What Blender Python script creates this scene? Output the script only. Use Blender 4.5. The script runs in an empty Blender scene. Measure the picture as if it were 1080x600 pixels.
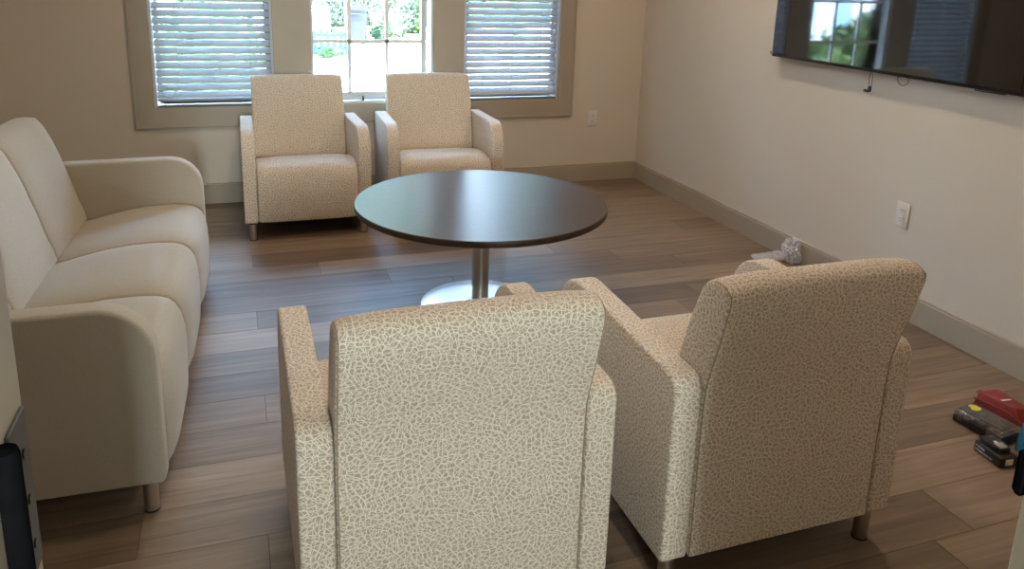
import bpy, bmesh, math, random
from mathutils import Vector, Matrix
random.seed(7)
S = bpy.context.scene
C = S.collection
R = math.radians
PI = math.pi

# ------------------------------------------------------------------ camera
CAM_H, PITCH, YAW, ROLL, FPX, CY = 1.5617, 13.7814, 19.5313, 1.7407, 825.4, 177.5
def cam_axes():
    p, y, r = R(PITCH), R(YAW), R(ROLL)
    f = Vector((math.sin(y)*math.cos(p), math.cos(y)*math.cos(p), -math.sin(p)))
    rt = Vector((math.cos(y), -math.sin(y), 0)); up = rt.cross(f)
    return rt*math.cos(r)+up*math.sin(r), -rt*math.sin(r)+up*math.cos(r), f
rt_, up_, fw_ = cam_axes()
cd = bpy.data.cameras.new('camera'); cam = bpy.data.objects.new('camera', cd); C.objects.link(cam)
M3 = Matrix((rt_, up_, -fw_)).transposed()
cam.matrix_world = Matrix.Translation((0, 0, CAM_H)) @ M3.to_4x4()
cd.sensor_fit = 'HORIZONTAL'; cd.sensor_width = 36; cd.lens = 36*FPX/1080
cd.shift_y = -(300-CY)/1080
cd.clip_start = .02; cd.clip_end = 200
S.camera = cam

# ------------------------------------------------------------------ light
S.view_settings.view_transform = 'Standard'; S.view_settings.look = 'None'
S.view_settings.gamma = 1; S.view_settings.use_curve_mapping = False
S.view_settings.exposure = 0.25
SUN_E, SKY_E = 115.0, 34
w = bpy.data.worlds.new('sky'); S.world = w; w.use_nodes = True
nt = w.node_tree; nt.nodes.clear()
o = nt.nodes.new('ShaderNodeOutputWorld'); b = nt.nodes.new('ShaderNodeBackground')
tc = nt.nodes.new('ShaderNodeTexCoord'); sx = nt.nodes.new('ShaderNodeSeparateXYZ'); cr = nt.nodes.new('ShaderNodeValToRGB')
nt.links.new(tc.outputs['Generated'], sx.inputs[0]); nt.links.new(sx.outputs['Z'], cr.inputs[0])
cr.color_ramp.elements[0].position = 0; cr.color_ramp.elements[0].color = (.78, .88, 1, 1)
cr.color_ramp.elements[1].position = .8; cr.color_ramp.elements[1].color = (.25, .5, 1, 1)
nt.links.new(cr.outputs[0], b.inputs[0]); b.inputs[1].default_value = SKY_E
nt.links.new(b.outputs[0], o.inputs[0])
def lamp(name, kind, loc, energy, color, size=None, size_y=None, rot=(0, 0, 0), spread=None):
    l = bpy.data.lights.new(name, kind); l.energy = energy; l.color = color
    if kind == 'AREA':
        l.shape = 'RECTANGLE'; l.size = size; l.size_y = size_y or size
        if spread: l.spread = R(spread)
    ob = bpy.data.objects.new(name, l); C.objects.link(ob); ob.location = loc; ob.rotation_euler = rot
    return ob
sun = lamp('sun', 'SUN', (0, 0, 10), SUN_E, (1, .96, .88)); sun.data.angle = R(.6)
sun.rotation_euler = Vector((.45, .28, -.85)).to_track_quat('-Z', 'Y').to_euler()
CEIL = 2.74
WARM = (1, .80, .57)
CAN = [(.45, 2.3), (2.25, 2.3), (.45, 3.9), (2.25, 3.9)]
CAN_E = 9.3
COR_E, COR_LOC = 8, (.30, -1.6)
DAY_E, DAY_X = 29, .12

# ------------------------------------------------------------------ materials
def mat(name, col, rough=.6, metal=0, spec=.5, noise=None, bump=None, emit=None, coat=0, sheen=0):
    m = bpy.data.materials.new(name); m.use_nodes = True; n = m.node_tree.nodes; L = m.node_tree.links
    p = n['Principled BSDF']; p.inputs['Base Color'].default_value = (*col, 1)
    p.inputs['Roughness'].default_value = rough; p.inputs['Metallic'].default_value = metal
    p.inputs['Specular IOR Level'].default_value = spec
    p.inputs['Coat Weight'].default_value = coat; p.inputs['Coat Roughness'].default_value = .05
    p.inputs['Sheen Weight'].default_value = sheen
    t = n.new('ShaderNodeTexCoord')
    if noise:
        sc, amt = noise[:2]
        nz = n.new('ShaderNodeTexNoise'); nz.inputs['Scale'].default_value = sc; nz.inputs['Detail'].default_value = 4
        mp = n.new('ShaderNodeMapping'); mp.inputs['Scale'].default_value = noise[2] if len(noise) > 2 else (1, 1, 1)
        L.new(t.outputs['Object'], mp.inputs[0]); L.new(mp.outputs[0], nz.inputs['Vector'])
        r = n.new('ShaderNodeValToRGB')
        r.color_ramp.elements[0].position = .3; r.color_ramp.elements[1].position = .7
        r.color_ramp.elements[0].color = (*[c*(1-amt) for c in col], 1); r.color_ramp.elements[1].color = (*[min(1, c*(1+amt)) for c in col], 1)
        L.new(nz.outputs['Fac'], r.inputs[0]); L.new(r.outputs[0], p.inputs['Base Color'])
    if bump:
        nb = n.new('ShaderNodeTexNoise'); nb.inputs['Scale'].default_value = bump[0]; nb.inputs['Detail'].default_value = 3
        L.new(t.outputs['Object'], nb.inputs['Vector'])
        bm_ = n.new('ShaderNodeBump'); bm_.inputs['Strength'].default_value = bump[1]; bm_.inputs['Distance'].default_value = bump[2] if len(bump) > 2 else .002
        L.new(nb.outputs['Fac'], bm_.inputs['Height']); L.new(bm_.outputs[0], p.inputs['Normal'])
    if emit:
        p.inputs['Emission Color'].default_value = (*emit[0], 1); p.inputs['Emission Strength'].default_value = emit[1]
    return m

def mat_lines(name, base, line, sc=102, lw=.108):
    """upholstery woven with a network of fine crossing pale lines"""
    m = bpy.data.materials.new(name); m.use_nodes = True; n = m.node_tree.nodes; L = m.node_tree.links
    p = n['Principled BSDF']; p.inputs['Roughness'].default_value = .75; p.inputs['Specular IOR Level'].default_value = .35
    p.inputs['Sheen Weight'].default_value = .15
    t = n.new('ShaderNodeTexCoord')
    fac = None
    def mth(op, x, y=None):
        q = n.new('ShaderNodeMath'); q.operation = op
        for i, z in enumerate((x, y)):
            if z is None: continue
            if isinstance(z, (int, float)): q.inputs[i].default_value = z
            else: L.new(z, q.inputs[i])
        return q.outputs[0]
    def thread(dist, half):
        mr = n.new('ShaderNodeMapRange'); mr.inputs['From Min'].default_value = half*.6; mr.inputs['From Max'].default_value = half*1.3
        mr.inputs['To Min'].default_value = 1; mr.inputs['To Max'].default_value = 0; L.new(dist, mr.inputs['Value']); return mr.outputs[0]
    v = n.new('ShaderNodeTexVoronoi'); v.voronoi_dimensions = '2D'; v.feature = 'DISTANCE_TO_EDGE'; v.inputs['Scale'].default_value = sc*.62
    L.new(t.outputs['UV'], v.inputs['Vector']); fac = thread(v.outputs['Distance'], lw*.55)
    for k, big in enumerate((32, 41, 25)):
        mp = n.new('ShaderNodeMapping'); mp.inputs['Location'].default_value = (k*3.71, k*1.93, 0); mp.inputs['Rotation'].default_value = (0, 0, k*.9)
        L.new(t.outputs['UV'], mp.inputs[0])
        c = n.new('ShaderNodeTexVoronoi'); c.voronoi_dimensions = '2D'; c.inputs['Scale'].default_value = big; L.new(mp.outputs[0], c.inputs['Vector'])
        sc_ = n.new('ShaderNodeSeparateColor'); L.new(c.outputs['Color'], sc_.inputs[0]); sv = n.new('ShaderNodeSeparateXYZ'); L.new(mp.outputs[0], sv.inputs[0])
        ang = mth('MULTIPLY', sc_.outputs[0], 6.283)
        d = mth('ADD', mth('MULTIPLY', sv.outputs[0], mth('COSINE', ang)), mth('MULTIPLY', sv.outputs[1], mth('SINE', ang)))
        v1 = n.new('ShaderNodeTexVoronoi'); v1.voronoi_dimensions = '1D'; v1.feature = 'DISTANCE_TO_EDGE'; v1.inputs['Scale'].default_value = sc*.80
        L.new(mth('ADD', d, mth('MULTIPLY', sc_.outputs[1], 7.0)), v1.inputs['W'])
        fac = mth('MAXIMUM', fac, thread(v1.outputs['Distance'], lw*.50))
    mix = n.new('ShaderNodeMix'); mix.data_type = 'RGBA'
    mix.inputs['A'].default_value = (*base, 1); mix.inputs['B'].default_value = (*line, 1)
    L.new(fac, mix.inputs['Factor']); L.new(mix.outputs['Result'], p.inputs['Base Color'])
    bp = n.new('ShaderNodeBump'); bp.inputs['Strength'].default_value = .12; bp.inputs['Distance'].default_value = .001
    L.new(fac, bp.inputs['Height']); L.new(bp.outputs[0], p.inputs['Normal'])
    return m

def mat_floor():
    m = bpy.data.materials.new('plank_floor'); m.use_nodes = True; n = m.node_tree.nodes; L = m.node_tree.links
    p = n['Principled BSDF']; p.inputs['Roughness'].default_value = .47; p.inputs['Specular IOR Level'].default_value = .38
    at = n.new('ShaderNodeAttribute'); at.attribute_name = 'plank'
    sp = n.new('ShaderNodeSeparateColor'); L.new(at.outputs['Color'], sp.inputs[0])
    t = n.new('ShaderNodeTexCoord'); off = n.new('ShaderNodeVectorMath'); off.operation = 'MULTIPLY_ADD'
    L.new(at.outputs['Color'], off.inputs[0]); off.inputs[1].default_value = (17, 9, 5); L.new(t.outputs['Object'], off.inputs[2])
    mp = n.new('ShaderNodeMapping'); mp.inputs['Scale'].default_value = (1.3, 22, 1); L.new(off.outputs[0], mp.inputs[0])
    nz = n.new('ShaderNodeTexNoise'); nz.inputs['Scale'].default_value = 1.6; nz.inputs['Detail'].default_value = 6; nz.inputs['Distortion'].default_value = .9
    L.new(mp.outputs[0], nz.inputs['Vector'])
    mp2 = n.new('ShaderNodeMapping'); mp2.inputs['Scale'].default_value = (.8, 5, 1); L.new(off.outputs[0], mp2.inputs[0])
    n2 = n.new('ShaderNodeTexNoise'); n2.inputs['Scale'].default_value = 1.5; n2.inputs['Detail'].default_value = 3; L.new(mp2.outputs[0], n2.inputs['Vector'])
    r1 = n.new('ShaderNodeValToRGB'); e = r1.color_ramp.elements
    e[0].position = 0; e[0].color = (.165, .112, .076, 1); e[1].position = 1; e[1].color = (.33, .236, .158, 1)
    k = r1.color_ramp.elements.new(.5); k.color = (.25, .172, .112, 1)
    L.new(sp.outputs[0], r1.inputs[0])
    r2 = n.new('ShaderNodeMapRange'); r2.inputs['From Min'].default_value = .32; r2.inputs['From Max'].default_value = .68
    r2.inputs['To Min'].default_value = .72; r2.inputs['To Max'].default_value = 1.06; L.new(nz.outputs['Fac'], r2.inputs['Value'])
    r3 = n.new('ShaderNodeMapRange'); r3.inputs['From Min'].default_value = .3; r3.inputs['From Max'].default_value = .7
    r3.inputs['To Min'].default_value = .85; r3.inputs['To Max'].default_value = 1.15; L.new(n2.outputs['Fac'], r3.inputs['Value'])
    mm = n.new('ShaderNodeMath'); mm.operation = 'MULTIPLY'; L.new(r2.outputs[0], mm.inputs[0]); L.new(r3.outputs[0], mm.inputs[1])
    sc = n.new('ShaderNodeVectorMath'); sc.operation = 'SCALE'; L.new(r1.outputs[0], sc.inputs[0]); L.new(mm.outputs[0], sc.inputs['Scale'])
    L.new(sc.outputs[0], p.inputs['Base Color'])
    bp = n.new('ShaderNodeBump'); bp.inputs['Strength'].default_value = .1; bp.inputs['Distance'].default_value = .0004
    L.new(nz.outputs['Fac'], bp.inputs['Height']); L.new(bp.outputs[0], p.inputs['Normal'])
    return m

def mat_glass(name, tint=(.92, .97, .96), refl=.08, rough=0.0, clear=None):
    m = bpy.data.materials.new(name); m.use_nodes = True; n = m.node_tree.nodes; L = m.node_tree.links
    for x in list(n):
        if x.type == 'BSDF_PRINCIPLED': n.remove(x)
    tr = n.new('ShaderNodeBsdfTransparent'); tr.inputs[0].default_value = (*tint, 1)
    gl = n.new('ShaderNodeBsdfGlossy'); gl.inputs['Roughness'].default_value = rough
    fr = n.new('ShaderNodeFresnel'); fr.inputs[0].default_value = 1.45
    mx = n.new('ShaderNodeMixShader'); L.new(tr.outputs[0], mx.inputs[1]); L.new(gl.outputs[0], mx.inputs[2])
    if clear is None: L.new(fr.outputs[0], mx.inputs[0])
    else: mx.inputs[0].default_value = clear
    L.new(mx.outputs[0], n['Material Output'].inputs[0])
    return m

M = {}
M['wall'] = mat('wall_paint', (.68, .61, .52), .8, spec=.25, bump=(220, .05))
M['ceil'] = mat('ceiling_paint', (.8, .77, .72), .9, spec=.2, noise=(3, .02))
M['trim'] = mat('trim_paint', (.41, .35, .275), .45, noise=(4, .03))
M['floor'] = mat_floor()
M['gap'] = mat('plank_gap', (.05, .035, .025), .8, noise=(40, .2))
M['chair'] = mat_lines('crossing_line_fabric', (.43, .34, .26), (.83, .73, .60))
M['seam'] = mat('seam_thread', (.36, .27, .19), .8, noise=(300, .2))
M['sofa'] = mat('heather_fabric', (.465, .41, .33), .85, spec=.25, noise=(420, .16), bump=(700, .25, .001), sheen=.2)
M['sofaseam'] = mat('sofa_seam', (.22, .18, .13), .9, noise=(300, .2))
M['nickel'] = mat('brushed_nickel', (.55, .52, .48), .28, 1, noise=(60, .08, (1, 1, .05)))
M['black'] = mat('black_plastic', (.012, .012, .013), .4, noise=(50, .2))
M['matblack'] = mat('matt_black_paint', (.008, .008, .009), .8, noise=(50, .2), spec=0)
M['matblack'].node_tree.nodes['Principled BSDF'].inputs['IOR'].default_value = 1.0
M['under'] = mat('black_dust_cloth', (.012, .011, .010), .9, noise=(50, .2))
M['tabletop'] = mat('espresso_laminate', (.062, .042, .034), .28, noise=(30, .45, (1, 14, 1)), spec=.42, coat=.0)
M['tableedge'] = mat('table_edge_band', (.045, .026, .018), .45, noise=(30, .3))
M['base'] = mat('satin_steel', (.72, .72, .72), .32, 1, noise=(90, .05))
M['vinyl'] = mat('white_vinyl', (.58, .60, .61), .4, noise=(5, .02))
M['sash'] = mat('grey_sash', (.13, .14, .14), .5, noise=(5, .03))  # white vinyl darkened in colour for the shade behind the side blinds
M['muntin'] = mat('bright_white_vinyl', (.85, .87, .88), .4, noise=(5, .02))  # same vinyl, whitened in colour for the glare of the daylight
M['blind'] = mat('blind_slat', (.40, .44, .48), .6, noise=(6, .03))
M['glass'] = mat_glass('window_glass')
M['plate'] = mat('white_plastic', (.78, .74, .70), .35, noise=(8, .02))
M['slot'] = mat('outlet_slot', (.02, .02, .02), .6, noise=(8, .1))
M['screen'] = mat('tv_screen', (.006, .006, .007), .035, spec=1.0, noise=(2, .1), coat=.3)
M['bezel'] = mat('tv_bezel', (.01, .01, .01), .3, noise=(20, .2))

# ------------------------------------------------------------------ helpers
def link(name, me, m=None, parent=None, smooth=None):
    ob = bpy.data.objects.new(name, me); C.objects.link(ob)
    if m is not None: me.materials.append(m)
    if smooth is not None:
        for f in me.polygons: f.use_smooth = True
        me.set_sharp_from_angle(angle=R(smooth))
    if parent is not None: ob.parent = parent
    return ob
def from_bm(name, bm, m=None, parent=None, smooth=None):
    bmesh.ops.recalc_face_normals(bm, faces=bm.faces[:])
    me = bpy.data.meshes.new(name); bm.to_mesh(me); bm.free()
    return link(name, me, m, parent, smooth)
def tag(ob, label=None, cat=None, group=None, kind=None):
    if label: ob['label'] = label
    if cat: ob['category'] = cat
    if group: ob['group'] = group
    if kind: ob['kind'] = kind
    return ob
def empty(name, loc=(0, 0, 0), rz=0):
    e = bpy.data.objects.new(name, None); C.objects.link(e); e.location = loc; e.rotation_euler = (0, 0, rz); e.empty_display_size = .1
    return e
def box(bm, x0, x1, y0, y1, z0, z1, bev=0, seg=2, mtx=None):
    vs = [bm.verts.new((x, y, z)) for x in (x0, x1) for y in (y0, y1) for z in (z0, z1)]
    idx = [(0, 1, 3, 2), (4, 6, 7, 5), (0, 4, 5, 1), (2, 3, 7, 6), (0, 2, 6, 4), (1, 5, 7, 3)]
    fs = [bm.faces.new([vs[i] for i in f]) for f in idx]
    geo = vs
    if bev:
        es = list({e for f in fs for e in f.edges})
        r = bmesh.ops.bevel(bm, geom=es, offset=bev, segments=seg, affect='EDGES', profile=.5)
        geo = list({v for f in r['faces'] for v in f.verts} | {v for v in vs if v.is_valid})
        geo = [v for v in geo if v.is_valid]
    if mtx: bmesh.ops.transform(bm, matrix=mtx, verts=geo)
    return geo
def boxo(name, dims, m, parent=None, bev=0, seg=2, mtx=None):
    bm = bmesh.new(); box(bm, *dims, bev=bev, seg=seg, mtx=mtx)
    return from_bm(name, bm, m, parent, 35 if bev else None)
def lathe(bm, prof, n=32, c=(0, 0, 0)):
    """prof: (r, z) from bottom to top"""
    rings = []
    for r, z in prof:
        rings.append([bm.verts.new((c[0]+r*math.cos(2*PI*k/n), c[1]+r*math.sin(2*PI*k/n), c[2]+z)) for k in range(n)])
    for a, b_ in zip(rings, rings[1:]):
        for k in range(n): bm.faces.new((a[k], a[(k+1) % n], b_[(k+1) % n], b_[k]))
    bm.faces.new(rings[0][::-1]); bm.faces.new(rings[-1])
def tube(bm, pts, r, n=8, closed=False):
    pts = [Vector(p) for p in pts]; N = len(pts); rings = []
    up = None
    for i, p in enumerate(pts):
        a = pts[(i-1) % N] if (i or closed) else pts[0]; c = pts[(i+1) % N] if (i < N-1 or closed) else pts[-1]
        d = (c-a).normalized()
        if up is None: up = Vector((0, 0, 1)) if abs(d.z) < .9 else Vector((1, 0, 0))
        s = d.cross(up).normalized(); u = s.cross(d).normalized(); up = u
        rr = r[i] if isinstance(r, (list, tuple)) else r
        rings.append([bm.verts.new(p+(s*math.cos(2*PI*k/n)+u*math.sin(2*PI*k/n))*rr) for k in range(n)])
    pr = list(zip(rings, rings[1:])) + ([(rings[-1], rings[0])] if closed else [])
    for a, b_ in pr:
        for k in range(n): bm.faces.new((a[k], a[(k+1) % n], b_[(k+1) % n], b_[k]))
    if not closed: bm.faces.new(rings[0][::-1]); bm.faces.new(rings[-1])
def rpoly(pts, seg=6):
    """pts: (y, z, radius) polygon -> rounded corner outline"""
    out = []; n = len(pts)
    for i, (y, z, r) in enumerate(pts):
        p = Vector((y, z)); a = Vector(pts[i-1][:2]); c = Vector(pts[(i+1) % n][:2])
        if r <= 0: out.append(p); continue
        da, dc = (a-p).normalized(), (c-p).normalized()
        ang = da.angle(dc); d = min(r/math.tan(ang/2), .49*(a-p).length, .49*(c-p).length); rr = d*math.tan(ang/2)
        p0, p1 = p+da*d, p+dc*d
        cen = p+(da+dc).normalized()*(rr/math.sin(ang/2))
        a0 = math.atan2(p0.y-cen.y, p0.x-cen.x); a1 = math.atan2(p1.y-cen.y, p1.x-cen.x)
        dl = (a1-a0+PI) % (2*PI)-PI
        sg = max(2, int(seg*abs(dl)/(PI/2))+1)
        for k in range(sg+1):
            t = a0+dl*k/sg; out.append(cen+Vector((math.cos(t), math.sin(t)))*rr)
    return out
def densify(P, step=.04):
    out = []
    for i, p in enumerate(P):
        q = P[(i+1) % len(P)]; n = max(1, int((q-p).length/step))
        out += [p.lerp(q, k/n) for k in range(n)]
    return out
def loft(name, P, xc, hw, r, m, parent, crown=None, nx=1, seg=5, smooth=40):
    """cushion: closed (y,z) outline swept along x, rim rounded with radius r"""
    P = densify([Vector(p) for p in P]); n = len(P)
    UVS = True
    area = sum(P[i].x*P[(i+1) % n].y-P[(i+1) % n].x*P[i].y for i in range(n))
    if area < 0: P.reverse()
    N = []
    for i in range(n):
        d = (P[(i+1) % n]-P[i-1]).normalized(); N.append(Vector((-d.y, d.x)))   # inward
    secs = []
    for k in range(seg+1):
        a = PI/2*(1-k/seg); secs.append((-(hw-r)-r*math.sin(a), r*(1-math.cos(a))))
    mids = [(-(hw-r)+2*(hw-r)*k/nx, 0) for k in range(1, nx)]
    secs = secs+mids+[(-x, i) for x, i in reversed(secs)]
    bm = bmesh.new(); rings = []
    for x, ins in secs:
        ring = []
        for p, nn in zip(P, N):
            q = p+nn*ins
            y, z = q
            if crown:
                dy, dz = crown(abs(x)/hw, y, z); y += dy; z += dz
            ring.append(bm.verts.new((xc+x, y, z)))
        rings.append(ring)
    arc = [0]
    for i in range(n): arc.append(arc[-1]+(P[(i+1) % n]-P[i]).length)
    uv = bm.loops.layers.uv.new('UVMap')
    k0 = (hw*7.3+xc*1.7) % 5
    for k, (a, b_) in enumerate(zip(rings, rings[1:])):
        for i in range(n):
            f = bm.faces.new((a[i], a[(i+1) % n], b_[(i+1) % n], b_[i]))
            for l, q in zip(f.loops, ((k, i), (k, i+1), (k+1, i+1), (k+1, i))): l[uv].uv = (secs[q[0]][0]+k0, arc[q[1]]+k0)
    for f in (bm.faces.new(rings[0][::-1]), bm.faces.new(rings[-1])):
        for l in f.loops: l[uv].uv = (l.vert.co.y+9+k0, l.vert.co.z+k0)
    return from_bm(name, bm, m, parent, smooth)
def seam_line(name, P, xs, r, m, parent, i0=0, i1=None):
    bm = bmesh.new()
    for x in xs: tube(bm, [(x, p[0], p[1]) for p in P[i0:i1]], r, 5)
    return from_bm(name, bm, m, parent, 60)
def copy_tree(ob, parent=None):
    c = ob.copy(); C.objects.link(c); c.parent = parent
    for ch in [x for x in list(C.objects) if x.parent == ob]: copy_tree(ch, c)
    return c

# ------------------------------------------------------------------ room
YW, XW, XL, YF = 5.5, 3.009, -1.62, .57
YB = -3.7          # corridor far side
WX0, WX1, WZ0, WZ1 = -.5177, 2.3036, .6635, 2.13
def struct(name, bm, m, parent=None, smooth=None):
    ob = from_bm(name, bm, m, parent, smooth)
    if parent is None: ob['kind'] = 'structure'
    return ob
bm = bmesh.new()
TH = .16
box(bm, XL-TH, WX0, YW, YW+TH, -.02, CEIL+.02); box(bm, WX1, XW+TH, YW, YW+TH, -.02, CEIL+.02)
box(bm, WX0, WX1, YW, YW+TH, -.02, WZ0); box(bm, WX0, WX1, YW, YW+TH, WZ1, CEIL+.02)
struct('wall_back', bm, M['wall'])
bm = bmesh.new(); box(bm, XW, XW+TH, YB, YW, -.02, CEIL+.02); struct('wall_right', bm, M['wall'])
bm = bmesh.new(); box(bm, XL-TH, XL, YB, YW, -.02, CEIL+.02); struct('wall_left', bm, M['wall'])
DX0, DX1, DZ = -.152, .862, 2.08
bm = bmesh.new(); box(bm, XL, DX0-.03, .43, YF, -.0, CEIL); box(bm, DX1+.03, XW, .43, YF, -.0, CEIL); box(bm, DX0-.03, DX1+.03, .43, YF, DZ+.03, CEIL)
struct('wall_front', bm, M['wall'])
bm = bmesh.new(); box(bm, XL-TH, XW+TH, YB-TH, YB, -.02, CEIL+.02); struct('wall_corridor', bm, M['wall'])
bm = bmesh.new(); box(bm, XL-TH, XW+TH, YB-TH, YW+TH, CEIL, CEIL+.15); struct('ceiling', bm, M['ceil'])

# floor planks: rows along x, end joints where the photo shows them
bm = bmesh.new(); lay = bm.loops.layers.float_color.new('plank')
known = {-3: 2.004, -1: .015, 0: -.327, 3: .034, 7: .026, 8: 2.353, 9: .70, 10: .363, 11: 2.695, 5: 2.03}
tones = {(7, .026): .35}
PW, PL = .1965, 1.335
rng = random.Random(21)
for row in range(-20, 18):
    y0 = 2.022+row*PW; y1 = y0+PW
    if y0 > YW: break
    y1 = min(y1, YW)
    j = known.get(row, rng.uniform(0, PL)); x = j-math.ceil((j-XL)/PL)*PL
    while x < XW:
        x0, x1 = max(x, XL), min(x+PL, XW)
        if x1 > x0:
            g = .0009
            t = min(1, max(0, rng.gauss(.48, .26))); c = (t, rng.random(), rng.random(), 1)
            vs = [bm.verts.new(v) for v in ((x0+g, y0+g, 0), (x1-g, y0+g, 0), (x1-g, y1-g, 0), (x0+g, y1-g, 0))]
            f = bm.faces.new(vs)
            for l in f.loops: l[lay] = c
            lo = [bm.verts.new((v.co.x, v.co.y, -.012)) for v in vs]
            for i in range(4):
                ff = bm.faces.new((vs[i], lo[i], lo[(i+1) % 4], vs[(i+1) % 4]))
                for l in ff.loops: l[lay] = c
        x += PL
fl = struct('floor', bm, M['floor'])
bm = bmesh.new(); box(bm, XL-TH, XW+TH, YB-TH, YW+TH, -.04, -.003); from_bm('underlay', bm, M['gap'], fl)

# baseboards: flat board, shadow groove, thin bead on top
def baseboard(name, a, b_, inward):
    a, b_, inw = Vector(a), Vector(b_), Vector(inward)
    prof = [(0, 0), (.015, 0), (.015, .122), (.0105, .1245), (.0105, .127), (.013, .1285), (.0125, .135), (.008, .1385), (0, .139)]
    bm = bmesh.new(); rs = []
    for p in (a, b_): rs.append([bm.verts.new((p.x+inw.x*d, p.y+inw.y*d, z)) for d, z in prof])
    n = len(prof)
    for i in range(n): bm.faces.new((rs[0][i], rs[0][(i+1) % n], rs[1][(i+1) % n], rs[1][i]))
    bm.faces.new(rs[0]); bm.faces.new(rs[1][::-1])
    return struct(name, bm, M['trim'])
baseboard('baseboard_back', (XL, YW, 0), (XW, YW, 0), (0, -1, 0))
baseboard('baseboard_right', (XW, YF, 0), (XW, YW, 0), (-1, 0, 0))
baseboard('baseboard_left', (XL, YF, 0), (XL, YW, 0), (1, 0, 0))

# window casing: flat taupe boards with a thin outer bead, two wide mullions
CX0, CX1, CZ0 = -.6392, 2.4206, .531
M1, M2 = (.2303, .4788), (1.3283, 1.5504)
CZ1 = WZ1+.122
T = .018
bm = bmesh.new()
for x0, x1, z0, z1 in ((CX0, WX0, CZ0, CZ1), (WX1, CX1, CZ0, CZ1), (WX0, WX1, CZ0, WZ0), (WX0, WX1, WZ1, CZ1)):
    box(bm, x0, x1, YW-T, YW, z0, z1)
bd = .012
for x0, x1, z0, z1 in ((CX0-.002, CX0+bd, CZ0-.002, CZ1+.002), (CX1-bd, CX1+.002, CZ0-.002, CZ1+.002), (CX0+bd, CX1-bd, CZ0-.002, CZ0+bd), (CX0+bd, CX1-bd, CZ1-bd, CZ1+.002)):
    box(bm, x0, x1, YW-T-.007, YW, z0, z1, bev=.002, seg=1)
struct('trim_1', bm, M['trim'])
for k, (x0, x1) in enumerate((M1, M2)):
    bm = bmesh.new(); box(bm, x0, x1, YW-T, YW+.13, WZ0, WZ1, bev=.0015, seg=1); struct('trim_%d' % (k+2), bm, M['trim'])

def window(n, x0, x1, cols=3, muntin_xs=None, gz0=.735, muntin_zs=(1.089, 1.435, 1.78)):
    e = empty('window_%d' % n, ((x0+x1)/2, YW+.08, WZ0)); e['kind'] = 'structure'
    ox, oy, oz = e.location
    Y0, Y1 = YW+.05, YW+.12
    def P(name, boxes, m, bev=.002):
        bm = bmesh.new()
        for d in boxes: box(bm, d[0]-ox, d[1]-ox, d[2]-oy, d[3]-oy, d[4]-oz, d[5]-oz, bev=bev, seg=1)
        return from_bm(name, bm, m, e)
    fw = .03
    P('window_frame', [(x0, x0+fw*.5, YW+.004, Y1, WZ0, WZ1), (x1-fw*.5, x1, YW+.004, Y1, WZ0, WZ1), (x0+fw*.5, x1-fw*.5, Y0, Y1, WZ1-.05, WZ1)], M['vinyl'])
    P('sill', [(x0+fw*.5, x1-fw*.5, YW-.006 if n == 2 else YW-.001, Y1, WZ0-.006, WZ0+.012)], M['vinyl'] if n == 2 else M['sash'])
    gx0, gx1 = (x0+.018, x1-.075) if n == 2 else (x0+.05, x1-.05)
    s = .0
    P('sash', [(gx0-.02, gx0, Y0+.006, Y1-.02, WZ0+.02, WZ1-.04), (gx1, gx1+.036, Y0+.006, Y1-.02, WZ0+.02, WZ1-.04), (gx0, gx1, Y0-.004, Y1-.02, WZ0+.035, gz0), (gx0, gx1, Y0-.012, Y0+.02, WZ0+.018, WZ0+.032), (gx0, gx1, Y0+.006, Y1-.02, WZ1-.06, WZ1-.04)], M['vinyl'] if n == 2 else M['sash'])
    if muntin_xs:
        mw = .0125
        P('muntin', [(x-mw, x+mw, Y0+.012, Y0+.03, gz0, WZ1-.05) for x in muntin_xs]+[(gx0, gx1, Y0+.012, Y0+.03, z-mw, z+mw) for z in muntin_zs], M['muntin'])
    P('pane', [(gx0, gx1, Y0+.019, Y0+.023, gz0, WZ1-.05)], M['glass'], bev=0)
    if n == 2:
        lk = P('sash_lock', [(.822, .834, Y0-.028, Y0-.004, .668, .708)], M['black'])
        P('sash_lock_cover', [(.812, .822, Y0-.026, Y0-.004, .668, .708)], M['vinyl'])
    return e
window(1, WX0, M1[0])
window(2, M1[1], M2[0], muntin_xs=(.744, 1.007))
window(3, M2[1], WX1)

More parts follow.
